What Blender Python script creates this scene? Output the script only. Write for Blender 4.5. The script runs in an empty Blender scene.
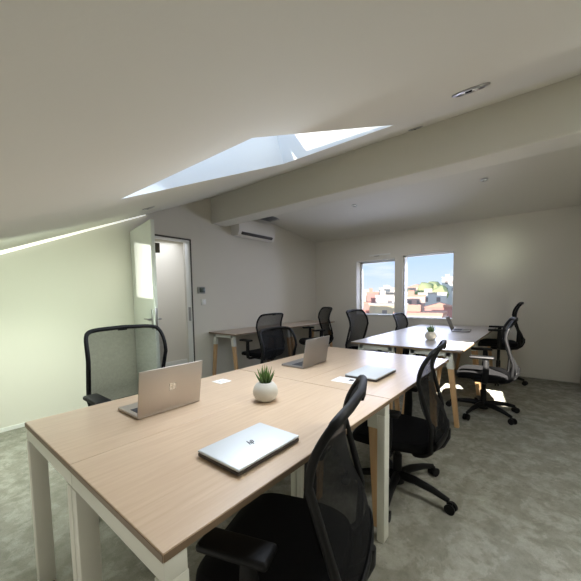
import bpy, bmesh, math, random
from mathutils import Vector, Matrix
PI = math.pi
C = bpy.context.scene.collection
SC = bpy.context.scene
random.seed(7)

# ------------------------------------------------------------------ materials
def s2l(c):
    return tuple((v/255/12.92 if v/255 <= .04045 else ((v/255+.055)/1.055)**2.4) for v in c) + (1,)

def mat(name, col, rough=.5, metal=0, spec=.5, bump=0, bscale=200, emit=0):
    m = bpy.data.materials.new(name); m.use_nodes = True
    n = m.node_tree.nodes; l = m.node_tree.links
    b = n['Principled BSDF']
    b.inputs['Base Color'].default_value = s2l(col)
    b.inputs['Roughness'].default_value = rough
    b.inputs['Metallic'].default_value = metal
    b.inputs['Specular IOR Level'].default_value = spec
    if emit:
        b.inputs['Emission Color'].default_value = s2l(col)
        b.inputs['Emission Strength'].default_value = emit
    if bump:
        tc = n.new('ShaderNodeTexCoord'); nz = n.new('ShaderNodeTexNoise'); bp = n.new('ShaderNodeBump')
        nz.inputs['Scale'].default_value = bscale; nz.inputs['Detail'].default_value = 3
        bp.inputs['Strength'].default_value = bump; bp.inputs['Distance'].default_value = .002
        l.new(tc.outputs['Object'], nz.inputs['Vector']); l.new(nz.outputs['Fac'], bp.inputs['Height'])
        l.new(bp.outputs['Normal'], b.inputs['Normal'])
    return m

def ramp(n, stops):
    r = n.new('ShaderNodeValToRGB'); e = r.color_ramp.elements
    while len(e) < len(stops): e.new(.5)
    for k, (p, c) in enumerate(stops):
        e[k].position = p; e[k].color = s2l(c)
    return r

def wood(name, c0, c1, rough=.4, scale=(2.2, 38, 38)):
    m = mat(name, c0, rough, spec=.7); n = m.node_tree.nodes; l = m.node_tree.links; b = n['Principled BSDF']
    tc = n.new('ShaderNodeTexCoord'); mp = n.new('ShaderNodeMapping'); mp.inputs['Scale'].default_value = scale
    nz = n.new('ShaderNodeTexNoise'); nz.inputs['Scale'].default_value = 1.6; nz.inputs['Detail'].default_value = 6; nz.inputs['Roughness'].default_value = .62
    nz.inputs['Distortion'].default_value = .35
    r = ramp(n, [(.3, c0), (.7, c1)])
    l.new(tc.outputs['Object'], mp.inputs['Vector']); l.new(mp.outputs['Vector'], nz.inputs['Vector'])
    l.new(nz.outputs['Fac'], r.inputs['Fac']); l.new(r.outputs['Color'], b.inputs['Base Color'])
    return m

def carpet():
    m = mat('mottled_carpet', (140, 140, 126), .95, spec=.1); n = m.node_tree.nodes; l = m.node_tree.links; b = n['Principled BSDF']
    tc = n.new('ShaderNodeTexCoord')
    n1 = n.new('ShaderNodeTexNoise'); n1.inputs['Scale'].default_value = 6.0; n1.inputs['Detail'].default_value = 8; n1.inputs['Roughness'].default_value = .7
    n1.inputs['Distortion'].default_value = .3
    n2 = n.new('ShaderNodeTexNoise'); n2.inputs['Scale'].default_value = 14; n2.inputs['Detail'].default_value = 5; n2.inputs['Roughness'].default_value = .7
    n3 = n.new('ShaderNodeTexNoise'); n3.inputs['Scale'].default_value = 420; n3.inputs['Detail'].default_value = 2
    for k in (n1, n2, n3): l.new(tc.outputs['Object'], k.inputs['Vector'])
    r1 = ramp(n, [(.36, (160, 158, 146)), (.5, (163, 161, 149)), (.525, (177, 175, 163)), (.62, (181, 179, 167)), (.66, (190, 188, 177))])
    r2 = ramp(n, [(.38, (228, 228, 224)), (.6, (255, 255, 255))])
    r3 = ramp(n, [(.3, (205, 205, 205)), (.7, (255, 255, 255))])
    l.new(n1.outputs['Fac'], r1.inputs['Fac']); l.new(n2.outputs['Fac'], r2.inputs['Fac']); l.new(n3.outputs['Fac'], r3.inputs['Fac'])
    a = n.new('ShaderNodeMix'); a.data_type = 'RGBA'; a.blend_type = 'MULTIPLY'; a.inputs[0].default_value = 1
    c = n.new('ShaderNodeMix'); c.data_type = 'RGBA'; c.blend_type = 'MULTIPLY'; c.inputs[0].default_value = 1
    l.new(r1.outputs['Color'], a.inputs[6]); l.new(r2.outputs['Color'], a.inputs[7])
    l.new(a.outputs[2], c.inputs[6]); l.new(r3.outputs['Color'], c.inputs[7])
    l.new(c.outputs[2], b.inputs['Base Color'])
    bp = n.new('ShaderNodeBump'); bp.inputs['Strength'].default_value = .5; bp.inputs['Distance'].default_value = .003
    l.new(n3.outputs['Fac'], bp.inputs['Height']); l.new(bp.outputs['Normal'], b.inputs['Normal'])
    return m

def mesh_fabric():
    m = bpy.data.materials.new('chair_mesh'); m.use_nodes = True
    n = m.node_tree.nodes; l = m.node_tree.links; n.clear()
    out = n.new('ShaderNodeOutputMaterial'); mx = n.new('ShaderNodeMixShader'); tr = n.new('ShaderNodeBsdfTransparent')
    d = n.new('ShaderNodeBsdfPrincipled'); d.inputs['Base Color'].default_value = s2l((9, 10, 12)); d.inputs['Roughness'].default_value = .8; d.inputs['Specular IOR Level'].default_value = .2
    tc = n.new('ShaderNodeTexCoord'); nz = n.new('ShaderNodeTexNoise'); nz.inputs['Scale'].default_value = 60
    mr = n.new('ShaderNodeMapRange'); mr.inputs[1].default_value = .3; mr.inputs[2].default_value = .7; mr.inputs[3].default_value = .57; mr.inputs[4].default_value = .61
    lw_ = n.new('ShaderNodeLayerWeight'); lw_.inputs[0].default_value = .5; pw = n.new('ShaderNodeMath'); pw.operation = 'MULTIPLY_ADD'; pw.inputs[1].default_value = .38
    l.new(lw_.outputs['Facing'], pw.inputs[0]); l.new(mr.outputs[0], pw.inputs[2])
    l.new(tc.outputs['Object'], nz.inputs['Vector']); l.new(nz.outputs['Fac'], mr.inputs[0])
    l.new(pw.outputs[0], mx.inputs[0]); l.new(tr.outputs[0], mx.inputs[1]); l.new(d.outputs[0], mx.inputs[2]); l.new(mx.outputs[0], out.inputs[0])
    return m

def pane_glass():
    m = bpy.data.materials.new('pane_glass'); m.use_nodes = True
    n = m.node_tree.nodes; l = m.node_tree.links; n.clear()
    out = n.new('ShaderNodeOutputMaterial'); mx = n.new('ShaderNodeMixShader'); tr = n.new('ShaderNodeBsdfTransparent'); g = n.new('ShaderNodeBsdfGlossy')
    g.inputs['Roughness'].default_value = .02; fr = n.new('ShaderNodeFresnel'); fr.inputs[0].default_value = 1.35
    l.new(fr.outputs[0], mx.inputs[0]); l.new(tr.outputs[0], mx.inputs[1]); l.new(g.outputs[0], mx.inputs[2]); l.new(mx.outputs[0], out.inputs[0])
    return m

def plaster(name, col):
    return mat(name, col, .85, spec=.2, bump=.12, bscale=90)

M = dict(
    wall=plaster('white_wall_paint', (214, 210, 198)),
    ceil=plaster('white_ceiling_paint', (210, 207, 196)),
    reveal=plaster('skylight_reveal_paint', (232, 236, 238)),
    trim=mat('white_gloss_trim', (226, 226, 220), .35),
    door=mat('door_white_paint', (226, 230, 224), .35),
    dark_gasket=mat('dark_door_gasket', (70, 64, 54), .6),
    floor=carpet(),
    oak=wood('pale_oak_laminate', (194, 167, 138), (208, 184, 157), .3),
    oaksheen=wood('oak_laminate_sky_sheen', (192, 186, 184), (204, 200, 198), .36),  # sky sheen on the far oak tops put into the colour as paler grey
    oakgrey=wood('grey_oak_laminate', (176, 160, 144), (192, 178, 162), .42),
    edge=mat('brown_table_edge', (120, 100, 78), .5),
    whitemetal=mat('white_powder_coat', (216, 216, 204), .45),
    beech=wood('beech_leg_wood', (192, 152, 106), (208, 170, 126), .45, (38, 38, 3)),
    black=mat('black_plastic', (9, 9, 10), .55, spec=.25),
    fabric=mat('black_seat_fabric', (11, 11, 13), .9, spec=.2, bump=.4, bscale=700),
    mesh=mesh_fabric(),
    steel=mat('brushed_steel', (165, 165, 165), .3, 1),
    alu=mat('warm_grey_aluminium', (186, 176, 164), .42, .55),
    alud=mat('dark_grey_aluminium', (150, 146, 142), .42, .6),
    silver=mat('silver_laptop_lid', (208, 212, 213), .5, .35),
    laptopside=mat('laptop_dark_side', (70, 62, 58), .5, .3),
    keys=mat('dark_laptop_keys', (60, 60, 62), .6),
    screen=mat('dark_laptop_screen', (18, 19, 22), .15),
    logo=mat('pale_logo_metal', (214, 208, 196), .25, .6),
    logodark=mat('dark_logo_print', (48, 52, 56), .4),
    pot=mat('speckled_white_ceramic', (206, 202, 190), .55, bump=.2, bscale=60),
    soil=mat('dark_potting_soil', (50, 42, 34), .95),
    paper=mat('white_card', (236, 236, 232), .6),
    grey=mat('grey_plastic', (150, 150, 146), .5),
    darkgreen=mat('dark_green_display', (72, 82, 72), .25),
    acwhite=mat('ac_white_plastic', (214, 210, 200), .4),
    acdark=mat('ac_dark_slot', (58, 54, 50), .6),
    glass=pane_glass(),
    lens=mat('downlight_lens', (220, 220, 210), .3, emit=.3),
    strip=mat('glowing_white_strip', (250, 250, 244), .5, emit=.62),  # emission added to the trim for the bright line under the slope; no lamp
)
def leafmat():
    m = mat('aloe_leaf', (92, 128, 62), .45); n = m.node_tree.nodes; l = m.node_tree.links
    tc = n.new('ShaderNodeTexCoord'); sx = n.new('ShaderNodeSeparateXYZ'); r = ramp(n, [(.0, (58, 84, 44)), (.6, (110, 146, 78)), (1, (150, 172, 104))])
    mr = n.new('ShaderNodeMapRange'); mr.inputs[1].default_value = .09; mr.inputs[2].default_value = .2
    l.new(tc.outputs['Object'], sx.inputs[0]); l.new(sx.outputs['Z'], mr.inputs[0]); l.new(mr.outputs[0], r.inputs['Fac'])
    l.new(r.outputs['Color'], n['Principled BSDF'].inputs['Base Color'])
    return m
M['leaf'] = leafmat()

# ------------------------------------------------------------------ mesh helpers
def BM(): return bmesh.new()

def bx(bm, c, s, bevel=0, rot=None, seg=2):
    r = bmesh.ops.create_cube(bm, size=1)['verts']
    bmesh.ops.scale(bm, vec=Vector(s), verts=r)
    if bevel:
        es = list({e for v in r for e in v.link_edges})
        g = bmesh.ops.bevel(bm, geom=es, offset=bevel, segments=seg, affect='EDGES', profile=.5)
        r = list({v for v in g['verts']} | {v for v in r if v.is_valid})
    if rot is not None: bmesh.ops.rotate(bm, verts=r, cent=(0, 0, 0), matrix=rot)
    bmesh.ops.translate(bm, verts=r, vec=Vector(c))
    return r

def frames(pts, closed):
    n = len(pts); T = []
    for i in range(n):
        if closed: d = pts[(i+1) % n]-pts[i-1]
        else: d = pts[min(i+1, n-1)]-pts[max(i-1, 0)]
        T.append(d.normalized())
    up = Vector((0, 0, 1)) if abs(T[0].z) < .9 else Vector((0, 1, 0))
    N = [(up-T[0]*up.dot(T[0])).normalized()]
    for i in range(1, n):
        v = N[-1]-T[i]*N[-1].dot(T[i]); N.append(v.normalized())
    return T, N

def tube(bm, pts, rad, seg=10, closed=False, flat=1.0):
    pts = [Vector(p) for p in pts]; n = len(pts)
    if not hasattr(rad, '__len__'): rad = [rad]*n
    T, N = frames(pts, closed); rings = []
    for i in range(n):
        b = T[i].cross(N[i]); ring = []
        for k in range(seg):
            a = 2*PI*k/seg
            ring.append(bm.verts.new(pts[i]+(N[i]*math.cos(a)+b*math.sin(a)*flat)*rad[i]))
        rings.append(ring)
    for i in range(n if closed else n-1):
        A, B = rings[i], rings[(i+1) % n]
        off = 0
        if closed and i == n-1:
            off = min(range(seg), key=lambda o: sum((A[k].co-B[(k+o) % seg].co).length for k in range(seg)))
        for k in range(seg):
            bm.faces.new((A[k], A[(k+1) % seg], B[(k+1+off) % seg], B[(k+off) % seg]))
    if not closed:
        bm.faces.new(rings[0][::-1]); bm.faces.new(rings[-1])

def lathe(bm, prof, seg=28, c=(0, 0, 0)):
    rings = []
    for r, z in prof:
        if r < 1e-5: rings.append([bm.verts.new((c[0], c[1], c[2]+z))])
        else: rings.append([bm.verts.new((c[0]+r*math.cos(2*PI*k/seg), c[1]+r*math.sin(2*PI*k/seg), c[2]+z)) for k in range(seg)])
    for A, B in zip(rings, rings[1:]):
        for k in range(seg):
            k2 = (k+1) % seg
            f = [A[k % len(A)], A[k2 % len(A)], B[k2 % len(B)], B[k % len(B)]]
            u = []
            for v in f:
                if v not in u: u.append(v)
            if len(u) > 2: bm.faces.new(u)

def quad(bm, *p): return bm.faces.new([bm.verts.new(q) for q in p])

def obj(name, bm, m, parent=None, smooth=True, loc=None):
    bmesh.ops.remove_doubles(bm, verts=bm.verts, dist=1e-6)
    bmesh.ops.recalc_face_normals(bm, faces=bm.faces)
    me = bpy.data.meshes.new(name); bm.to_mesh(me); bm.free()
    me.materials.append(m)
    if smooth:
        for p in me.polygons: p.use_smooth = True
        try: me.set_sharp_from_angle(angle=math.radians(38))
        except Exception: pass
    o = bpy.data.objects.new(name, me); C.objects.link(o)
    if parent: o.parent = parent
    if loc: o.location = loc
    return o

def tag(o, label, cat, group=None):
    o['label'] = label; o['category'] = cat
    if group: o['group'] = group
    return o

def thing(name, label, cat, loc=(0, 0, 0), rz=0, group=None):
    o = bpy.data.objects.new(name, None); C.objects.link(o); o.empty_display_size = .1
    o.location = loc; o.rotation_euler = (0, 0, rz)
    return tag(o, label, cat, group)

def struct(name, bm, m, parent=None, smooth=False):
    o = obj(name, bm, m, parent, smooth)
    if parent is None: o['kind'] = 'structure'
    return o

def sroot(name, loc=(0, 0, 0), rz=0):
    o = bpy.data.objects.new(name, None); C.objects.link(o); o.location = loc; o.rotation_euler = (0, 0, rz); o['kind'] = 'structure'
    return o

def dup(o, parent=None):
    c = o.copy(); C.objects.link(c)
    if parent: c.parent = parent
    for ch in list(o.children): dup(ch, c)
    return c

def copy_thing(src, loc, rz, label, group=None):
    c = dup(src); c.location = loc; c.rotation_euler = (0, 0, rz); c['label'] = label
    if group: c['group'] = group
    elif 'group' in c: del c['group']
    return c

# ------------------------------------------------------------------ the room
XW, YL, YR, XB = 5.85, 4.04, -.42, -.9      # window wall, door wall, right stub, rear
YR2 = -2.0
CA, CB = 1.46, .43                           # near ceiling z = CA + CB x
def cz(x): return CA+CB*x
BX0, BX1, BZ = 3.05, 3.33, 2.385             # ceiling beam
def fz(x): return 2.765+(2.45-2.765)*(x-BX1)/(XW-BX1)

bm = BM(); bx(bm, ((XB+XW)/2, 1.02, -.05), (XW-XB+.5, YL-YR2+.5, .1)); struct('floor', bm, M['floor'])

# window wall with two openings
W1 = (2.235, 3.03, .872, 1.955); W2 = (1.222, 2.089, .832, 1.995); WT = .26
def wall_grid(bm, xs, ys, holes, f):
    """panels over a grid, skipping holes; f(a,b)->point"""
    for a0, a1 in zip(xs, xs[1:]):
        for b0, b1 in zip(ys, ys[1:]):
            ca, cb = (a0+a1)/2, (b0+b1)/2
            if any(h[0] < ca < h[1] and h[2] < cb < h[3] for h in holes): continue
            quad(bm, f(a0, b0), f(a1, b0), f(a1, b1), f(a0, b1))
bm = BM()
ys = sorted({YR2-.2, W1[0], W1[1], W2[0], W2[1], YL+.2}); zs = sorted({-.1, W1[2], W1[3], W2[2], W2[3], 2.9})
for xx in (XW, XW+WT): wall_grid(bm, ys, zs, [W1, W2], lambda a, b, xx=xx: (xx, a, b))
for (y0, y1, z0, z1) in (W1, W2):
    quad(bm, (XW, y0, z0), (XW, y0, z1), (XW+WT, y0, z1), (XW+WT, y0, z0)); quad(bm, (XW, y1, z0), (XW, y1, z1), (XW+WT, y1, z1), (XW+WT, y1, z0))
    quad(bm, (XW, y0, z0), (XW, y1, z0), (XW+WT, y1, z0), (XW+WT, y0, z0)); quad(bm, (XW, y0, z1), (XW, y1, z1), (XW+WT, y1, z1), (XW+WT, y0, z1))
struct('wall_front', bm, M['wall'])

# door wall with the doorway
D0, D1, DZ = 1.86, 2.655, 2.085; DT = .16
bm = BM()
xs = sorted({XB-.2, D0, D1, XW+.1}); zs = sorted({-.1, DZ, 3.0})
for yy in (YL, YL+DT): wall_grid(bm, xs, zs, [(D0, D1, -1, DZ)], lambda a, b, yy=yy: (a, yy, b))
quad(bm, (D0, YL, -.1), (D0, YL, DZ), (D0, YL+DT, DZ), (D0, YL+DT, -.1)); quad(bm, (D1, YL, -.1), (D1, YL, DZ), (D1, YL+DT, DZ), (D1, YL+DT, -.1))
quad(bm, (D0, YL, DZ), (D1, YL, DZ), (D1, YL+DT, DZ), (D0, YL+DT, DZ))
struct('wall_left', bm, M['wall'])
# corridor behind the doorway
bm = BM(); y1 = 5.35
quad(bm, (1.5, y1, 0), (3.9, y1, 0), (3.9, y1, 2.3), (1.5, y1, 2.3)); quad(bm, (1.5, YL+DT, 0), (1.5, y1, 0), (1.5, y1, 2.3), (1.5, YL+DT, 2.3))
quad(bm, (3.9, YL+DT, 0), (3.9, y1, 0), (3.9, y1, 2.3), (3.9, YL+DT, 2.3))
struct('wall_corridor', bm, M['wall'])
bm = BM(); quad(bm, (1.5, YL+DT, 2.3), (3.9, YL+DT, 2.3), (3.9, y1, 2.3), (1.5, y1, 2.3)); struct('ceiling_corridor', bm, M['ceil'])
bm = BM(); bx(bm, (2.7, 4.75, -.04), (2.4, 1.25, .08)); struct('floor_corridor', bm, M['floor'])
bm = BM(); bx(bm, (2.7, y1-.008, .05), (2.4, .016, .1), .003); struct('baseboard_corridor', bm, M['trim'])
bm = BM()
for xx in (2.13, 2.2): bx(bm, (xx, y1-.02, 1.05), (.05, .05, 2.1), .004)
struct('trim_4', bm, M['trim'])

# right and rear walls
bm = BM()
quad(bm, (4.9, YR, -.1), (XW+.1, YR, -.1), (XW+.1, YR, 2.9), (4.9, YR, 2.9)); quad(bm, (4.9, YR, -.1), (4.9, YR2, -.1), (4.9, YR2, 2.9), (4.9, YR, 2.9))
quad(bm, (XB-.1, YR2, -.1), (4.9, YR2, -.1), (4.9, YR2, 3), (XB-.1, YR2, 3))
struct('wall_right', bm, M['wall'])
bm = BM(); quad(bm, (XB, YR2-.1, -.1), (XB, YL+.1, -.1), (XB, YL+.1, 1.3), (XB, YR2-.1, 1.3)); struct('wall_rear', bm, M['wall'])

# sloping ceiling with two skylight openings, far slope
S1 = (.7, 2.05, .7, 1.87); S2 = (1.31, 1.87, -1.1, -.2)
bm = BM()
xs = sorted({XB-.1, S1[0], S1[1], S2[0], S2[1], BX0+.05}); ys = sorted({YR2-.1, S1[2], S1[3], S2[2], S2[3], YL+.1})
wall_grid(bm, xs, ys, [S1, S2], lambda a, b: (a, b, cz(a)))
quad(bm, (BX1-.05, YR2-.1, fz(BX1-.05)), (XW+.1, YR2-.1, fz(XW+.1)), (XW+.1, YL+.1, fz(XW+.1)), (BX1-.05, YL+.1, fz(BX1-.05)))
quad(bm, (BX0+.05, YR2-.1, cz(BX0+.05)), (BX1-.05, YR2-.1, fz(BX1-.05)), (BX1-.05, YL+.1, fz(BX1-.05)), (BX0+.05, YL+.1, cz(BX0+.05)))
HB = S1; SK = [(.77, .785), (1.965, .765), (1.925, 1.62), (.77, 1.79)]
cor = [(HB[0], HB[2]), (HB[1], HB[2]), (HB[1], HB[3]), (HB[0], HB[3])]
for k in range(4):
    p, q = cor[k], cor[(k+1) % 4]; u, v = SK[k], SK[(k+1) % 4]
    quad(bm, *[(x, y, cz(x)) for x, y in (p, q, v, u)])
struct('ceiling', bm, M['ceil'])
bm = BM(); bx(bm, ((BX0+BX1)/2, (YR2+YL)/2, (BZ+2.83)/2), (BX1-BX0, YL-YR2, 2.83-BZ), .012); struct('trim_1', bm, M['ceil'])

# skylights
nrm = Vector((-CB, 0, 1)).normalized()
def skylight(n, S, depth, lo=None):
    x0, x1, y0, y1 = S
    r = sroot('window_%d' % n)
    b = BM(); lo = [Vector((x, y, cz(x))) for x, y in (lo or ((x0, y0), (x1, y0), (x1, y1), (x0, y1)))]; hi = [p+nrm*depth for p in lo]
    for k in range(4): quad(b, lo[k], lo[(k+1) % 4], hi[(k+1) % 4], hi[k])
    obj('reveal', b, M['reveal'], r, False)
    b = BM(); ex = Vector((1, 0, CB)).normalized(); fw = .08
    ctr = sum(hi, Vector())/4; L = (hi[1]-hi[0]).length; Wd = (hi[2]-hi[1]).length+.16
    rot = Matrix((ex, (0, 1, 0), nrm)).transposed()
    for s in (-1, 1):
        bx(b, ctr+ex*s*(L/2-fw/2), (fw, Wd, .06), .004, rot); bx(b, ctr+Vector((0, s*(Wd/2-fw/2), 0)), (L, fw, .06), .004, rot)
    obj('window_frame', b, M['trim'], r)
    b = BM(); quad(b, *hi); obj('pane', b, M['glass'], r, False)
    return r
sk = skylight(3, S1, .56, SK)
b = BM(); bx(b, (S1[1]+.0-.235, 1.02, cz(S1[1])+.5), (.02, .06, .025), .004); obj('window_handle', b, M['grey'], sk)
skylight(4, S2, .4)  # unseen skylight, placed and sized to shape the sun patch

# wall windows: white frame and pane set at the outer face
def wall_window(n, W, x):
    y0, y1, z0, z1 = W; r = sroot('window_%d' % n); f = .022
    b = BM()
    for yy in (y0+f/2, y1-f/2): bx(b, (x, yy, (z0+z1)/2), (.06, f, z1-z0), .006)
    for zz in (z0+f/2, z1-.02): bx(b, (x, (y0+y1)/2, zz), (.06, y1-y0, f), .006)
    obj('window_frame', b, M['trim'], r)
    b = BM(); quad(b, (x, y0, z0), (x, y1, z0), (x, y1, z1), (x, y0, z1)); obj('pane', b, M['glass'], r, False)
    b = BM(); bx(b, (XW+.12, (y0+y1)/2, z0+.008), (.27, y1-y0, .016), .004); obj('window_sill', b, M['trim'], r)
wall_window(1, W1, XW+WT-.04); wall_window(2, W2, XW+.09)

# baseboards and the pale strip under the slope
bm = BM(); bx(bm, ((XB+D0)/2-.03, YL-.006, .02), (D0-XB-.06, .012, .04), .003); bx(bm, ((D1+XW)/2+.03, YL-.006, .02), (XW-D1-.06, .012, .04), .003); struct('baseboard_left', bm, M['trim'])
bm = BM(); bx(bm, (XW-.008, (YL+YR)/2, .03), (.016, YL-YR, .06), .003); struct('baseboard_front', bm, M['wall'])
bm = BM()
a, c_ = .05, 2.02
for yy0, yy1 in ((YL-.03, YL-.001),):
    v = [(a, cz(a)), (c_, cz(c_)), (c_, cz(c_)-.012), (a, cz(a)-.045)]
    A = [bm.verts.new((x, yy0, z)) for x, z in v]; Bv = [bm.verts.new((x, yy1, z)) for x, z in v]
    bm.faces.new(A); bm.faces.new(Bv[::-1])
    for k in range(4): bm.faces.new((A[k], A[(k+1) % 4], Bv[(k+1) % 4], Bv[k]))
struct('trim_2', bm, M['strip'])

# door: frame, leaf swung open into the room, levers
d = sroot('door_1', (0, 0, 0))
b = BM()
for xx in (D0+.012, D1-.012): bx(b, (xx, YL+.03, DZ/2), (.024, .1, DZ), .004)
bx(b, ((D0+D1)/2, YL+.03, DZ-.012), (D1-D0, .1, .024), .004)
obj('door_frame', b, M['trim'], d)
b = BM()
for xx in (D0-.008, D1+.004): bx(b, (xx, YL-.012, DZ/2), (.022, .024, DZ+.02), .003)
bx(b, ((D0+D1)/2, YL-.012, DZ+.006), (D1-D0+.03, .024, .022), .003)
obj('gasket', b, M['dark_gasket'], d)
leaf = BM(); lw = .79
lf = bpy.data.objects.new('tmp', None); bpy.data.objects.remove(lf)
bx(leaf, (lw/2, 0, DZ/2-.002), (lw, .04, DZ-.012), .004)
lf = obj('leaf', leaf, M['door'], d); lf.location = (1.835, YL-.03, .008); lf.rotation_euler = (0, 0, math.atan2(-.775, -.14))
for s in (-1, 1):
    h = BM(); bx(h, (lw-.06, s*.024, 1.03), (.04, .012, .22), .004); tube(h, [(lw-.06, s*.03, 1.03), (lw-.06, s*.065, 1.03)], .011, 10)
    tube(h, [(lw-.06, s*.062, 1.03), (lw-.12, s*.066, 1.03), (lw-.19, s*.066, 1.03)], [.011, .01, .009], 10); obj('door_handle', h, M['steel'], lf)
h = BM(); bx(h, (lw+.002, 0, 1.03), (.006, .026, .24), .002); obj('lock_plate', h, M['steel'], lf)
h = BM(); bx(h, (lw-.022, .044, 1.79), (.04, .048, .1), .004); obj('door_closer', h, M['dark_gasket'], lf)
h = BM(); bx(h, (D1-.026, YL+.01, 1.03), (.012, .05, .2), .002); obj('strike_plate', h, M['steel'], d)

# ------------------------------------------------------------------ wall and ceiling fittings
t = thing('air_conditioner', 'white split air conditioner mounted high on the left wall beside the beam', 'air conditioner', (3.86, YL, 2.26))
b = BM()
pr = [(0, .02), (0, .27), (-.17, .27), (-.2, .2), (-.2, .07), (-.16, .0), (-.04, 0)]
def extr(bm, prof, x0, x1):
    A = [bm.verts.new((x0, y, z)) for y, z in prof]; Bv = [bm.verts.new((x1, y, z)) for y, z in prof]
    bm.faces.new(A); bm.faces.new(Bv[::-1]); n = len(prof)
    for k in range(n): bm.faces.new((A[k], A[(k+1) % n], Bv[(k+1) % n], Bv[k]))
extr(b, pr, -.42, .42); obj('body', b, M['acwhite'], t)
b = BM(); bx(b, (.0, -.186, .036), (.72, .045, .03), .003, Matrix.Rotation(-.9, 3, 'X')); obj('air_outlet', b, M['acdark'], t)
b = BM(); bx(b, (.0, -.15, .0), (.74, .07, .008), .002, Matrix.Rotation(-.25, 3, 'X')); obj('louver', b, M['acwhite'], t)
b = BM()
for k in range(7): bx(b, (0, -.03-.02*k, .272), (.74, .008, .006))
obj('intake_grille', b, M['acdark'], t)
t = thing('ceiling_vent', 'small grey slatted vent on the ceiling above the air conditioner', 'vent', (4.2, 3.885, fz(4.2)))
b = BM(); bx(b, (0, 0, -.006), (.32, .28, .012), .003); obj('frame', b, M['grey'], t)
b = BM()
for k in range(5): bx(b, (0, -.1+.05*k, -.014), (.28, .022, .006), .001, Matrix.Rotation(.4, 3, 'X'))
obj('slats', b, M['acdark'], t)

t = thing('thermostat', 'small dark green thermostat display on the left wall right of the doorway', 'thermostat', (2.825, YL, 1.375))
b = BM(); bx(b, (0, -.01, 0), (.125, .02, .1), .005); obj('casing', b, M['grey'], t)
b = BM(); bx(b, (.008, -.021, .004), (.095, .003, .075), .001); obj('display', b, M['darkgreen'], t)
t = thing('light_switch', 'white light switch on the left wall below the thermostat', 'light switch', (2.86, YL, 1.2))
b = BM(); bx(b, (0, -.006, 0), (.08, .012, .085), .004); obj('plate', b, M['trim'], t)
b = BM(); bx(b, (0, -.014, 0), (.04, .008, .05), .003); obj('rocker', b, M['paper'], t)
t = thing('trickle_vent', 'slim pale air vent on the wall above the left window', 'vent', (XW, 2.53, 2.045))
b = BM(); bx(b, (-.012, 0, 0), (.024, .42, .03), .004); obj('body', b, M['trim'], t)
b = BM(); bx(b, (-.012, .06, -.018), (.012, .1, .008), .001); obj('slot', b, M['acdark'], t)

def downlight(loc, slope, label, r=.07, glow=M['lens']):
    t = thing('recessed_downlight', label, 'downlight', loc)
    t.rotation_euler = (0, -math.atan(slope), 0)
    b = BM(); lathe(b, [(r, 0), (r, -.006), (r*.8, -.009), (r*.74, -.004), (r*.72, 0)], 24); obj('ring', b, M['steel'], t)
    b = BM(); lathe(b, [(r*.72, -.001), (r*.4, -.002), (0, -.003)], 24); obj('lamp', b, glow, t)
    b = BM(); bx(b, (0, r*.1, -.006), (r*.2, r*.35, .008), .002); obj('lamp_clip', b, M['black'], t)
    return t
downlight((1.63, .29, cz(1.63)), CB, 'large round recessed downlight in the slope right of the skylight', .075)
downlight((1.52, 2.96, cz(1.52)), CB, 'recessed downlight in the slope above the open door', .06)
downlight((2.85, .92, cz(2.85)), CB, 'recessed downlight in the slope close to the ceiling beam', .06)
fs = (2.45-2.765)/(XW-BX1)
downlight((4.4, 2.32, fz(4.4)), fs, 'small downlight on the far ceiling, left one nearer the air conditioner', .04)
downlight((4.45, .62, fz(4.45)), fs, 'small downlight on the far ceiling, right one in front of the wall glow', .04)

# ------------------------------------------------------------------ desks
TH = .74; TT = .021
def desk_straight(label, x0, x1, y0, y1):
    cx, cy = (x0+x1)/2, (y0+y1)/2; L, W = x1-x0, y1-y0
    t = thing('desk', label, 'desk', (cx, cy, 0))
    b = BM(); bx(b, (0, 0, TH-TT/2), (L-.001, W-.001, TT-.001), .0015, seg=1); tp = obj('tabletop', b, M['oak'], t)
    b = BM()
    for s in (-1, 1):
        bx(b, (s*(L/2+.0002), 0, TH-TT/2-.0015), (.0016, W-.003, TT-.004)); bx(b, (0, s*(W/2-.0005), TH-TT/2-.0015), (L-.003, .0016, TT-.004))
    obj('edge_band', b, M['edge'], tp)
    zt = TH-TT-.004
    for sx in (-1, 1):
        b = BM(); bx(b, (sx*(L/2-.03), 0, zt-.025), (.055, W-.006, .05), .003); obj('end_rail', b, M['whitemetal'], t)
        for sy in (-1, 1):
            b = BM(); bx(b, (sx*(L/2-.03), sy*(W/2-.023), (zt-.05)/2+.004), (.06, .04, zt-.05-.008), .003); bx(b, (sx*(L/2-.03), sy*(W/2-.023), .004), (.05, .032, .008), .001)
            obj('leg', b, M['whitemetal'], t)
    b = BM(); bx(b, (0, 0, zt-.03), (L-.12, .04, .04), .002); obj('cross_beam', b, M['whitemetal'], t)
    return t

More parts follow.
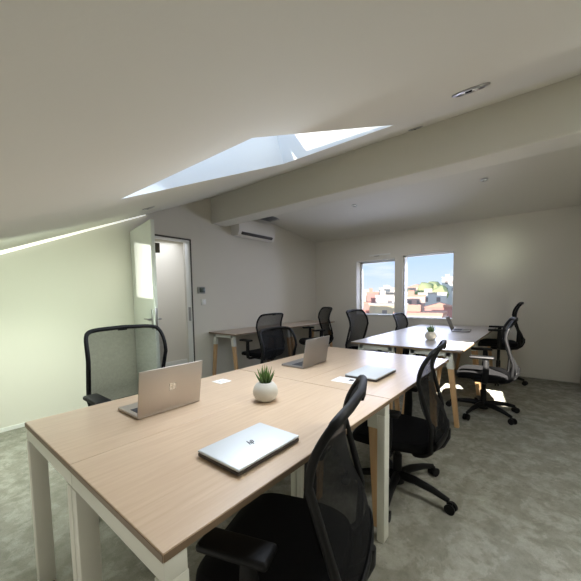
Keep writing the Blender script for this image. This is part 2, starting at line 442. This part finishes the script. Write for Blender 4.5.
def desk_wood(label, x0, x1, y0, y1, top='oak', ends=(-1, 1), foot=.03):
    cx, cy = (x0+x1)/2, (y0+y1)/2; L, W = x1-x0, y1-y0
    t = thing('desk', label, 'desk', (cx, cy, 0))
    b = BM(); bx(b, (0, 0, TH-TT/2), (L-.001, W-.001, TT-.001), .0015, seg=1); tp = obj('tabletop', b, M[top], t)
    b = BM()
    for s in (-1, 1):
        bx(b, (s*(L/2+.0002), 0, TH-TT/2-.0015), (.0016, W-.003, TT-.004)); bx(b, (0, s*(W/2-.0005), TH-TT/2-.0015), (L-.003, .0016, TT-.004))
    obj('edge_band', b, M['edge'], tp)
    zt = TH-TT-.004
    def post(bm, p0, p1, w0, w1, d):
        A = []; 
        for p, w in ((p0, w0), (p1, w1)):
            A.append([bm.verts.new((p[0]+sx*d/2, p[1]+sy*w/2, p[2])) for sx, sy in ((-1, -1), (1, -1), (1, 1), (-1, 1))])
        bm.faces.new(A[0]); bm.faces.new(A[1][::-1])
        for k in range(4): bm.faces.new((A[0][k], A[0][(k+1) % 4], A[1][(k+1) % 4], A[1][k]))
    for sx in ends:
        ex = sx*(L/2-.05); yt = W/2-.115; yb = W/2-foot; zm = zt-.16
        ym = yt+(yb-yt)*.16/zt
        b = BM(); bx(b, (ex, 0, zt-.022), (.05, 2*yt+.04, .044), .003)
        for sy in (-1, 1): post(b, (ex, sy*yt, zt), (ex, sy*ym, zm), .05, .056, .05)
        obj('white_bracket', b, M['whitemetal'], t)
        for sy in (-1, 1):
            b = BM(); post(b, (ex, sy*(ym-.0), zm+.004), (ex, sy*yb, .0), .05, .036, .042); obj('leg', b, M['beech'], t)
    b = BM(); bx(b, (0, 0, zt-.03), (L-.16, .04, .04), .002); obj('cross_beam', b, M['whitemetal'], t)
    return t

TY0, TY1 = .591, 1.726; TM = (TY0+TY1)/2
desk_straight('pale oak desk with white square legs nearest the camera, under the silver closed laptop', .3, 1.505, TY0, TM)
desk_straight('pale oak desk with white square legs on the door side, under the nearest open laptop', .3, 1.505, TM, TY1)
desk_wood('pale oak desk with wooden legs behind the nearest chair, under the grey closed laptop', 1.51, 2.74, TY0, TM, foot=.085)
desk_wood('pale oak desk with wooden legs on the door side, under the second open laptop', 1.51, 2.74, TM, TY1, foot=.085)
U0, U1 = .583, 1.72; UM = (U0+U1)/2
desk_wood('far pale desk with sunlit corner and one sunlit wooden leg', 3.18, 4.5, U0, UM, 'oaksheen')
desk_wood('far desk near the windows holding the upright laptop', 4.505, 5.82, U0, UM, 'oaksheen')
desk_wood('far desk with white bracket beside the first window-side chair', 3.18, 4.5, UM, U1, 'oaksheen')
desk_wood('far desk nearest the windows on the left, with no laptop on it', 4.505, 5.82, UM, U1, 'oaksheen')
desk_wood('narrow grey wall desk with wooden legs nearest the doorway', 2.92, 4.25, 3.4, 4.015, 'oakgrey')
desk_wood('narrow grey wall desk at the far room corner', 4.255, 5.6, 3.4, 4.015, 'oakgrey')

# ------------------------------------------------------------------ chairs
PROF = [(.405, -.15), (.43, -.225), (.48, -.275), (.54, -.288), (.61, -.268), (.70, -.222), (.82, -.198), (.93, -.212), (1.03, -.262)]
def cr(v):
    n = len(PROF)-1; s = min(max(v, 0), 1)*n; i = min(int(s), n-1); f = s-i
    P = [PROF[max(0, min(n, j))] for j in (i-1, i, i+1, i+2)]
    o = []
    for k in (0, 1):
        p0, p1, p2, p3 = (q[k] for q in P)
        o.append(.5*((2*p1)+(-p0+p2)*f+(2*p0-5*p1+4*p2-p3)*f*f+(-p0+3*p1-3*p2+p3)*f**3))
    return o
def hw(v):
    k = [(0, .16), (.25, .212), (.5, .234), (.75, .246), (1, .248)]
    for (a, x), (b, y) in zip(k, k[1:]):
        if v <= b: f = (v-a)/(b-a); return x+(y-x)*f
    return k[-1][1]
def backpt(u, v, off=0):
    z, y = cr(v)
    return Vector((u*hw(v), y+.036*u*u+off, z+.012*(1-u*u)*max(0, v-.6)/.4))
NE = 9
def ub(v): return max(0, 1-abs(2*v-1)**NE)**(1/NE)

def make_chair():
    t = thing('office_chair', '', 'chair')
    # base
    hub = BM(); lathe(hub, [(0, .05), (.045, .05), (.05, .08), (.04, .125), (0, .125)], 20); obj('hub', hub, M['black'], t)
    leg0 = None
    for k in range(5):
        if leg0 is None:
            b = BM(); tube(b, [(.02, 0, .1), (.12, 0, .105), (.23, 0, .092), (.3, 0, .075), (.325, 0, .07)], [.03, .027, .021, .017, .014], 10, flat=.85)
            lg = leg0 = obj('base_leg', b, M['black'], t)
            b = BM()
            for s in (-1, 1):
                r = bmesh.ops.create_cone(b, cap_ends=True, segments=18, radius1=.03, radius2=.027, depth=.018)['verts']
                bmesh.ops.rotate(b, verts=r, cent=(0, 0, 0), matrix=Matrix.Rotation(PI/2*s, 3, 'X')); bmesh.ops.translate(b, verts=r, vec=(.335, s*.016, .03))
            bx(b, (.33, 0, .045), (.03, .012, .04), .004); tube(b, [(.318, 0, .05), (.318, 0, .082)], .008, 8)
            obj('caster', b, M['black'], lg)
        else:
            lg = dup(leg0, t)
        lg.rotation_euler = (0, 0, 2*PI*k/5)
    b = BM(); lathe(b, [(0, .1), (.028, .1), (.028, .26), (.02, .262), (.02, .4), (0, .4)], 18); obj('gas_lift', b, M['black'], t)
    b = BM(); bx(b, (0, -.03, .4), (.2, .26, .05), .012); tube(b, [(.08, .0, .39), (.2, .03, .388), (.245, .03, .384)], [.007, .006, .009], 8); obj('tilt_mechanism', b, M['black'], t)
    # seat pad: rounded outline, crowned, waterfall front
    b = BM(); N = 36; rings = []
    def ring(sc, z, dz=0):
        r = []
        for k in range(N):
            a = 2*PI*k/N; cu, su = math.cos(a), math.sin(a)
            x = math.copysign(abs(cu)**.5, cu)*.245*sc; y = math.copysign(abs(su)**.5, su)*.24*sc
            w = 1-.06*max(0, -y/.24)
            zz = z-(.022*max(0, (y-.12)/.12)**2 if y > .12 else 0)+.012*(x/.245)**2*sc
            r.append(b.verts.new((x*w, y+.02, zz)))
        return r
    for sc, z in ((.86, .425), (.97, .43), (1, .448), (.99, .468), (.94, .482), (.75, .488), (.4, .487)): rings.append(ring(sc, z))
    for A, B in zip(rings, rings[1:]):
        for k in range(N): b.faces.new((A[k], A[(k+1) % N], B[(k+1) % N], B[k]))
    b.faces.new(rings[0][::-1]); b.faces.new(rings[-1]); obj('seat', b, M['fabric'], t)
    # arms
    for s in (-1, 1):
        b = BM(); tube(b, [(s*.1, -.0, .41), (s*.24, .0, .412), (s*.272, .0, .43), (s*.28, -.005, .48), (s*.28, -.008, .56), (s*.278, -.008, .66)], [.018, .018, .02, .021, .021, .018], 10, flat=1.35)
        ar = obj('armrest', b, M['black'], t)
        b = BM(); bx(b, (s*.276, .03, .672), (.08, .21, .026), .011, seg=3); obj('arm_pad', b, M['black'], ar)
    # back
    b = BM(); pts = []; K = 72; rad = []
    for k in range(K):
        a = 2*PI*k/K; cu, su = math.cos(a), math.sin(a)
        u = math.copysign(abs(cu)**(2/NE), cu); v = (math.copysign(abs(su)**(2/NE), su)+1)/2
        pts.append(backpt(u, v)); rad.append(.0115+.004*(1-v)+.002*(v > .97))
    tube(b, pts, rad, 10, True); fr = obj('back_frame', b, M['black'], t)
    b = BM(); bx(b, backpt(0, 1)+Vector((0, -.004, -.012)), (.06, .012, .02), .004); obj('top_clip', b, M['black'], fr)
    b = BM(); nu, nv = 16, 40; g = []
    for j in range(nv+1):
        v = .004+.992*j/nv; w = ub(v)
        g.append([b.verts.new(backpt((2*i/nu-1)*w, v)) for i in range(nu+1)])
    for j in range(nv):
        for i in range(nu): b.faces.new((g[j][i], g[j][i+1], g[j+1][i+1], g[j+1][i]))
    obj('back_mesh', b, M['mesh'], fr)
    b = BM(); g = []; nu, nv = 16, 8
    for j in range(nv+1):
        row = []
        for i in range(nu+1):
            u = (2*i/nu-1)*.985; vt = .40-.05*u*u; vb = .015+.09*abs(u)**6
            row.append(b.verts.new(backpt(u, vb+(vt-vb)*j/nv, -.006)))
        g.append(row)
    for j in range(nv):
        for i in range(nu): b.faces.new((g[j][i], g[j][i+1], g[j+1][i+1], g[j+1][i]))
    o = obj('lumbar_support', b, M['black'], t)
    md = o.modifiers.new('thick', 'SOLIDIFY'); md.thickness = .008; md.offset = 0
    b = BM(); tube(b, [(0, -.02, .4), (0, -.14, .395), (0, -.21, .405), (0, -.262, .44), (0, -.29, .49), (0, -.298, .54)], [.03, .03, .028, .024, .018, .01], 10, flat=1.5); obj('back_support', b, M['black'], t)
    return t

chair0 = make_chair(); first = [True]
def chair(x, y, face, phase, label, dz=0, tilt=0):
    """face: heading in degrees (90 = +Y); phase: direction of one base leg in degrees"""
    if first[0]: c = chair0; first[0] = False
    else: c = dup(chair0)
    c.location = (x, y, 0); c.rotation_euler = (0, 0, math.radians(face-90)); c['label'] = label
    n = 0
    for ch in c.children:
        k = ch.name.split('.')[0]
        if k == 'base_leg':
            ch.rotation_euler = (0, 0, math.radians(phase-(face-90))+2*PI*n/5); n += 1
        elif k != 'hub' and dz:
            if k == 'gas_lift': ch.scale = (1, 1, 1+dz/.4); ch.location = (0, 0, -.1*dz/.4)
            else: ch.location = (0, 0, dz)
    return c
CH = [
 (.785, .68, 109, 20, 'black mesh office chair largest in view, at the right edge of the nearest desk', -.075),
 (1.95, .715, 97, -98, 'black mesh office chair between the white square leg and the sunlit far desk', -.075),
 (.925, 1.96, -90, 30, 'black mesh office chair on the door side, behind the nearest open laptop', .03),
 (2.25, 1.80, -88, 50, 'black mesh office chair behind the second open laptop, overlapping the wall desk chair', -.085),
 (3.8, .475, 98, 90, 'black office chair with sunlit grey seat at the sunlit desk corner', -.03),
 (5.36, .5, 96, 40, 'tall black office chair beyond the sunlit one, nearest the far wall', .092),
 (3.72, 1.72, -90, 10, 'black mesh office chair below the left window at the far desks', .03),
 (5.02, 1.62, -90, 10, 'black mesh office chair farthest away, between the two windows', 0),
 (3.3, 3.26, 88, 36, 'black mesh office chair at the wall desk nearest the doorway', -.02),
 (4.52, 3.15, 145, 10, 'black mesh office chair turned sideways at the wall desk near the room corner', .02),
]
for a in CH: chair(*a)

# ------------------------------------------------------------------ laptops, plants, small things
def laptop_open(label, loc, rz, w=.31, d=.215, ang=108, body='alu', lids='alu', windows=False, lidh=.205):
    t = thing('laptop', label, 'laptop', loc, rz)
    b = BM(); bx(b, (0, d/2, .009), (w, d, .014), .004); obj('base', b, M[body], t)
    b = BM()
    for r in range(5):
        for k in range(12): bx(b, (-w*.44+.0075+k*w*.88/12+.004, .03+r*.019, .0168), (w*.066, .0155, .002))
    obj('keyboard', b, M['keys'], t)
    b = BM(); bx(b, (0, d*.78, .0164), (.1, .062, .001)); obj('trackpad', b, M['alud'], t)
    a = math.radians(ang); rot = Matrix.Rotation(a-PI/2, 3, 'X')     # lid swings from upright towards -Y
    piv = Vector((0, .004, .012))
    b = BM(); bx(b, (0, 0, lidh/2), (w, .007, lidh), .003)
    bmesh.ops.rotate(b, verts=b.verts, cent=(0, 0, 0), matrix=rot); bmesh.ops.translate(b, verts=b.verts, vec=piv); ld = obj('lid', b, M[lids], t)
    b = BM(); bx(b, (0, .0042, lidh/2+.003), (w-.012, .001, lidh-.02))
    bmesh.ops.rotate(b, verts=b.verts, cent=(0, 0, 0), matrix=rot); bmesh.ops.translate(b, verts=b.verts, vec=piv); obj('screen', b, M['screen'], ld)
    if windows:
        b = BM()
        for sx in (-1, 1):
            for sz in (-1, 1): bx(b, (sx*.0085, -.0042, lidh*.52+sz*.0085), (.0155, .0012, .0155))
        bmesh.ops.rotate(b, verts=b.verts, cent=(0, 0, 0), matrix=rot); bmesh.ops.translate(b, verts=b.verts, vec=piv); obj('emblem', b, M['logo'], ld)['label'] = 'four-square emblem on the laptop lid'
    return t
laptop_open('open silver laptop with a four-square emblem on the near left of the desk', (.757, 1.345, TH), .0, .31, .2, 100, windows=True)
laptop_open('open grey laptop at the far end of the oak desks, seen from behind', (1.93, 1.345, TH), .02, .32, .2, 100, 'alud', 'alud')
laptop_open('dark open laptop seen from its side on the far desk by the windows', (4.95, 1.03, TH), PI+.1, .33, .23, 112, 'alud', 'alud')

def laptop_closed(label, loc, rz, w, d, lid, badge):
    t = thing('laptop', label, 'laptop', loc, rz)
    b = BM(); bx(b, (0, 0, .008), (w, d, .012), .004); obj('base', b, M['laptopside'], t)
    b = BM(); bx(b, (0, 0, .0185), (w, d, .009), .004, seg=3); ld = obj('lid', b, M[lid], t)
    if badge:
        b = BM(); h = .0236; sk_ = .35
        def bar(x0, y0, x1, y1, wd=.0042):
            dx, dy = x1-x0, y1-y0; L = math.hypot(dx, dy); px, py = -dy/L*wd/2, dx/L*wd/2
            quad(b, (x0-px, y0-py, h), (x1-px, y1-py, h), (x1+px, y1+py, h), (x0+px, y0+py, h))
        s = .0115
        bar(-s*1.1, -s, -s*.35, s*1.5); bar(-s*.75, s*.35, -s*.1, s*.35); bar(-s*.1, s*.35, -s*.45, -s)          # h
        bar(-s*.15, -s*1.5, s*.6, s); bar(s*.55, s*.9, s*1.15, s*.9); bar(s*1.15, s*.9, s*.75, -s*.5); bar(s*.75, -s*.5, s*.1, -s*.5)   # p
        obj('emblem', b, M['logodark'], ld, False)['label'] = 'dark slanted letter mark on the lid'
    return t
laptop_closed('closed silver laptop with dark slanted letter mark on the nearest desk', (.72, .774, TH), 0, .288, .2, 'silver', True)
laptop_closed('closed grey laptop lying beside the white card on the oak desk', (1.907, .88, TH), 0, .318, .215, 'silver', False)

def plant(label, loc, n=26, s=1, spread=1, seed=1):
    rnd = random.Random(seed)
    t = thing('potted_plant', label, 'plant', loc)
    b = BM(); lathe(b, [(0, .001), (.034, .001), (.05, .01), (.061, .032), (.0635, .05), (.058, .072), (.044, .09), (.036, .096), (.032, .095), (.03, .086), (0, .085)], 32); obj('pot', b, M['pot'], t)
    b = BM(); lathe(b, [(.0305, .086), (.02, .09), (0, .091)], 20); obj('soil', b, M['soil'], t)
    b = BM()
    for k in range(n):
        f = k/n; a = k*2.39996; tilt = (.08+.62*f)*spread; L = (.095-.03*f+rnd.uniform(-.008, .008))*s; r0 = .004+.014*f
        dirh = Vector((math.cos(a), math.sin(a), 0)); p = dirh*r0+Vector((0, 0, .088)); pts = []; rad = []
        for j in range(7):
            q = j/6; ti = tilt*(1-.25*q)
            pts.append(p.copy()); rad.append(max(.0006, .0072*(1-q**1.6)*(.75+.6*q*(1-q)*2)))
            p = p+(dirh*math.sin(ti)+Vector((0, 0, math.cos(ti))))*(L/6)
        tube(b, pts, rad, 7, flat=.55)
    obj('foliage', b, M['leaf'], t)
    return t
plant('small spiky aloe in a round white pot on the near oak desks', (1.118, 1.085, TH), seed=3)
plant('small spiky aloe in a round white pot on the far desks', (3.8, 1.02, TH), seed=5, spread=1.15)

b = BM(); bx(b, (0, 0, .0015), (.085, .085, .003), .001); t = thing('cable_grommet', 'small white square cover set in the desk right of the nearest open laptop', 'cable cover', (1.215, 1.555, TH))
obj('cover', b, M['paper'], t)
b = BM(); bx(b, (0, 0, .0032), (.055, .008, .001)); obj('slot', b, M['grey'], t)
t = thing('card', 'white card with a small dark mark on the oak desk beside the grey laptop', 'card', (1.69, .925, TH), .05)
b = BM(); bx(b, (0, 0, .0008), (.12, .19, .0016), .0003); obj('sheet', b, M['paper'], t)
b = BM(); bx(b, (.012, -.01, .0019), (.035, .03, .0006)); obj('mark', b, M['logodark'], t)

# ------------------------------------------------------------------ outside: town and trees
GZ = -11
def plainmat(n, c): return mat(n, c, .9, spec=.1, bump=.2, bscale=2)
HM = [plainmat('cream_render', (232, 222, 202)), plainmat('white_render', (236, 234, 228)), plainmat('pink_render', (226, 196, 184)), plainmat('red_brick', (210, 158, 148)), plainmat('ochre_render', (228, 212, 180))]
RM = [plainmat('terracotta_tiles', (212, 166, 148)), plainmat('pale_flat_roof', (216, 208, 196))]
WM = mat('house_window_dark', (150, 142, 138), .4)
bm = BM(); bx(bm, (260, 60, GZ-.5), (560, 640, 1)); g = struct('ground', bm, plainmat('town_ground', (190, 180, 160)))
def house(x, y, w, d_, h, mi, ri, label, group=None, rz=0, nwin=0, gable=True):
    t = thing('house', label, 'house', (x, y, GZ), rz, group)
    b = BM(); bx(b, (0, 0, h/2), (d_, w, h)); obj('wall', b, HM[mi], t, False)
    b = BM()
    if gable:
        rh = w*.16; o = .3
        A = [b.verts.new((-d_/2-o, yy, zz)) for yy, zz in ((-w/2-o, h), (w/2+o, h), (0, h+rh))]; Bv = [b.verts.new((d_/2+o, yy, zz)) for yy, zz in ((-w/2-o, h), (w/2+o, h), (0, h+rh))]
        b.faces.new(A); b.faces.new(Bv[::-1])
        for k in range(3): b.faces.new((A[k], A[(k+1) % 3], Bv[(k+1) % 3], Bv[k]))
    else:
        bx(b, (0, 0, h+.2), (d_+.3, w+.3, .5)); bx(b, (d_*.1, w*.15, h+1.0), (d_*.3, w*.3, 1.4))
    obj('roof', b, RM[ri], t, False)
    for k in range(nwin):
        for r in range(2):
            b = BM(); bx(b, (-d_/2-.02, (k-(nwin-1)/2)*w/(nwin+.3), h-1.8-3*r), (.06, 1.1, 1.4)); obj('window', b, WM, t, False)
    return t
def dirp(deg, R_): return (R_*math.cos(math.radians(deg)), R_*math.sin(math.radians(deg)))
SPEC = [ # bearing, range, width, depth, height, wall, roof, windows, gable, label
 (24.6, 106, 3.6, 7, 13.0, 3, 0, 0, False, 'narrow red block seen through the left window'),
 (22.4, 96, 5.4, 7, 12.0, 1, 1, 2, False, 'white house with dark windows in the right half of the left window'),
 (17.7, 96, 5.6, 7, 11.9, 2, 0, 2, False, 'pink house at the left of the right window'),
 (13.7, 80, 6.2, 8, 9.5, 3, 0, 0, True, 'broad terracotta roof low in the right window'),
 (14.9, 112, 8.2, 8, 12.6, 1, 1, 2, False, 'white flat house above the terracotta roof'),
 (12.3, 150, 6, 8, 19.2, 1, 1, 2, False, 'tall white building at the right edge of the right window'),
]
for dg, rr, w, d_, h, mi, ri, nw, gb, lb in SPEC:
    x, y = dirp(dg, rr); house(x, y, w, d_, h, mi, ri, lb, None, math.radians(dg), nw, gb)
rnd = random.Random(11); placed = [(dirp(q[0], q[1]), math.hypot(q[2], q[3])/2) for q in SPEC]
TREES = [(14.6, 138, 4.6, 17.6, 'round green tree among the houses in the middle of the right window'), (19.1, 130, 2.6, 15.0, 'smaller green tree at the left of the right window'),
         (16.9, 142, 1.8, 14.8, 'smallest green tree, between the other two in the right window')]
placed += [(dirp(q[0], q[1]), q[2]*1.25) for q in TREES]
for ring_, (rr, n, hs) in enumerate(((60, 10, (8.0, 9.6)), (84, 20, (9.4, 11.6)), (112, 28, (11.2, 13.4)), (150, 34, (13.4, 16)))):
    row = ('front', 'second', 'third', 'farthest')[ring_]
    for k in range(n*3):
        dg = rnd.uniform(-6, 44); R_ = rr*rnd.uniform(.92, 1.1); x, y = dirp(dg, R_)
        wd, dp, hh_ = rnd.uniform(5, 8)*(.7+rr/200), rnd.uniform(6, 8), rnd.uniform(*hs); rad = math.hypot(wd, dp)/2+.3
        if any(math.hypot(x-p[0], y-p[1]) < rad+r_ for p, r_ in placed): continue
        placed.append(((x, y), rad))
        house(x, y, wd, dp, hh_, rnd.choice([0, 0, 1, 1, 2, 4, 3]), rnd.choice([0, 1, 1]),
              'small pale house in the %s row of the town beyond the windows' % row, 'town houses, %s row' % row, math.radians(dg+rnd.uniform(-15, 15)), 2 if ring_ < 2 else 0, rnd.random() < .5)
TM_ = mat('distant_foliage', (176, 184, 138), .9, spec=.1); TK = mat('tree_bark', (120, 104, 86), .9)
def tree(dg, rr, r, top, label):
    x, y = dirp(dg, rr); t = thing('tree', label, 'tree', (x, y, GZ))
    b = BM(); q = random.Random(int(dg*10))
    for k in range(9):
        rr_ = r*q.uniform(.45, .7); c = Vector((q.uniform(-.6, .6)*r, q.uniform(-.7, .7)*r, top-r+q.uniform(-.35, .4)*r))
        s = bmesh.ops.create_icosphere(b, subdivisions=2, radius=rr_)['verts']
        for v in s: v.co *= q.uniform(.82, 1.12)
        bmesh.ops.translate(b, verts=s, vec=c)
    obj('crown', b, TM_, t)
    b = BM(); tube(b, [(0, 0, 0), (.1, 0, top*.4), (0, .1, top-r)], [.4, .3, .2], 8); obj('trunk', b, TK, t)
for q in TREES: tree(*q)

# ------------------------------------------------------------------ light
w = bpy.data.worlds.new('sky'); SC.world = w; w.use_nodes = True
n = w.node_tree.nodes; l = w.node_tree.links; n.clear()
out = n.new('ShaderNodeOutputWorld'); bg = n.new('ShaderNodeBackground'); tc = n.new('ShaderNodeTexCoord'); sx = n.new('ShaderNodeSeparateXYZ')
r = ramp(n, [(.0, (226, 232, 238)), (.03, (206, 222, 240)), (.1, (186, 212, 244)), (.6, (168, 200, 240))])
mp = n.new('ShaderNodeMapping'); mp.inputs['Scale'].default_value = (5, 5, 26)
nz = n.new('ShaderNodeTexNoise'); nz.inputs['Scale'].default_value = 1.3; nz.inputs['Detail'].default_value = 6
cr_ = ramp(n, [(.5, (0, 0, 0)), (.75, (200, 200, 200))])
mx = n.new('ShaderNodeMix'); mx.data_type = 'RGBA'; mx.inputs[7].default_value = s2l((238, 241, 245))
l.new(tc.outputs['Generated'], sx.inputs[0]); l.new(sx.outputs['Z'], r.inputs['Fac']); l.new(tc.outputs['Generated'], mp.inputs['Vector']); l.new(mp.outputs['Vector'], nz.inputs['Vector'])
l.new(nz.outputs['Fac'], cr_.inputs['Fac']); l.new(cr_.outputs['Color'], mx.inputs[0]); l.new(r.outputs['Color'], mx.inputs[6]); l.new(mx.outputs[2], bg.inputs['Color'])
bg.inputs['Strength'].default_value = 1.25; l.new(bg.outputs[0], out.inputs[0])

def lamp(name, kind, loc, target, energy, col=(255, 255, 255), **kw):
    d = bpy.data.lights.new(name, kind); d.energy = energy; d.color = s2l(col)[:3]
    for k, v in kw.items(): setattr(d, k, v)
    o = bpy.data.objects.new(name, d); C.objects.link(o); o.location = loc
    o.rotation_euler = (Vector(target)-Vector(loc)).to_track_quat('-Z', 'Y').to_euler()
    return o
lamp('sun', 'SUN', (-20, 6, 5), (0, 2.0, 4.44), 6.5, (255, 246, 236), angle=.01)
# spot added outside the unseen second skylight to lay the sun patch
dv = Vector((1, .52, -.81)); src = Vector((1.7, -.55, cz(1.7)))-dv*7
lamp('sun_patch_spot', 'SPOT', src, src+dv, 140000, (255, 248, 236), spot_size=math.radians(16), spot_blend=.05, shadow_soft_size=.03)
# area lamps added to boost daylight at the skylights and windows
def area(name, c, nrm_, sx_, sy_, e, col):
    return lamp(name, 'AREA', c, Vector(c)+Vector(nrm_), e, col, shape='RECTANGLE', size=sx_, size_y=sy_)
area('skylight_fill', Vector((1.36, 1.24, cz(1.36)-.2)), (-.2, 0, -1), .8, .75, 21, (226, 236, 250))
area('skylight_fill', Vector((1.36, 1.24, cz(1.36)))+nrm*.53, -nrm, .85, 1.1, 3, (206, 228, 255))
area('skylight_fill', Vector((1.6, -.65, cz(1.6)))-nrm*.012, (-.2, 0, -1), .8, .5, 24, (244, 246, 240))
for W in (W1, W2):
    area('window_fill', (XW+WT+.02, (W[0]+W[1])/2, (W[2]+W[3])/2), (-1, 0, 0), W[3]-W[2], W[1]-W[0], 24, (214, 222, 255))
lamp('left_fill', 'AREA', (.8, 2.45, 1.45), (.85, 4.04, .95), 8, (236, 255, 232), shape='RECTANGLE', size=.9, size_y=.25, spread=math.radians(115))  # added fill brightening the left wall, no opening here
lamp('low_fill', 'AREA', (-.4, 1.0, .12), (.15, 1.0, 1.1), 5, (255, 248, 236), shape='RECTANGLE', size=2.4, size_y=.7)  # added low fill for the near ceiling and the desk ends
lamp('low_fill', 'AREA', (1.6, -1.3, .25), (1.4, -1.0, 2), 5, (255, 248, 236), shape='RECTANGLE', size=2.2, size_y=.8)  # added low fill imitating bounce off a sunlit floor
lamp('left_fill', 'AREA', (.5, 2.85, 1.4), (.45, 3.0, 0), 17, (240, 250, 238), shape='RECTANGLE', size=1.0, size_y=.8, spread=math.radians(140))  # added fill for the floor along the left wall
lamp('far_fill', 'AREA', (4.3, 2.1, 2.38), (4.3, 2.1001, 0), 14, (246, 246, 255), shape='RECTANGLE', size=1.6, size_y=1.2)  # added fill under the far ceiling for the desks and walls there
lamp('corridor_fill', 'AREA', (2.7, 4.75, 2.25), (2.8, 4.75, 0), 17, (240, 244, 255), shape='SQUARE', size=1.1)  # fill lamp added to brighten the corridor
# spots added for the bright patch on the door and the window wall glow
def gobo(name, loc, tgt, e, col, hx, hy, soft=0.0):
    o = lamp(name, 'SPOT', loc, tgt, e, col, spot_size=math.radians(40), spot_blend=0, shadow_soft_size=.01)
    d = o.data; d.use_nodes = True; n = d.node_tree.nodes; l = d.node_tree.links
    em = n['Emission']; tc = n.new('ShaderNodeTexCoord'); sp = n.new('ShaderNodeSeparateXYZ'); l.new(tc.outputs['Normal'], sp.inputs[0])
    def m(op, a, b):
        k = n.new('ShaderNodeMath'); k.operation = op
        for q, v in enumerate((a, b)):
            if v is None: continue
            if isinstance(v, (int, float)): k.inputs[q].default_value = v
            else: l.new(v, k.inputs[q])
        return k.outputs[0]
    ax = m('ABSOLUTE', m('DIVIDE', sp.outputs['X'], sp.outputs['Z']), None); ay = m('ABSOLUTE', m('DIVIDE', sp.outputs['Y'], sp.outputs['Z']), None)
    l.new(m('MULTIPLY', m('LESS_THAN', ax, hx), m('LESS_THAN', ay, hy)), em.inputs['Strength'])
    return o
gobo('door_patch_spot', (-.5, 1.5, 1.15), (1.745, 3.55, 1.57), 800, (255, 252, 244), .06, .098)
lamp('wall_glow', 'SPOT', (4.1, .2, 1.75), (5.85, .64, 1.86), 36, (240, 255, 228), spot_size=math.radians(30), spot_blend=1, shadow_soft_size=.28)

# ------------------------------------------------------------------ camera
cd = bpy.data.cameras.new('camera'); cam = bpy.data.objects.new('camera', cd); C.objects.link(cam); SC.camera = cam
f_, yaw, pit, rol, hh, ccx, ccy = 313.961, math.radians(38.5634), math.radians(-4.2280), math.radians(-.77309), 1.25994, 294.641, 319.921
F = Vector((math.cos(yaw)*math.cos(pit), math.sin(yaw)*math.cos(pit), math.sin(pit)))
R0 = F.cross(Vector((0, 0, 1))).normalized(); U0_ = R0.cross(F)
Rr = R0*math.cos(rol)+U0_*math.sin(rol); Uu = -R0*math.sin(rol)+U0_*math.cos(rol)
cam.matrix_world = Matrix(((Rr.x, Uu.x, -F.x, 0), (Rr.y, Uu.y, -F.y, 0), (Rr.z, Uu.z, -F.z, hh), (0, 0, 0, 1)))
cd.sensor_fit = 'HORIZONTAL'; cd.sensor_width = 36; cd.lens = f_/581*36
cd.shift_x = -(ccx-290.5)/581; cd.shift_y = (ccy-290.5)/581
cd.clip_start = .02; cd.clip_end = 2000
SC.view_settings.view_transform = 'Standard'; SC.view_settings.look = 'None'; SC.view_settings.exposure = 0
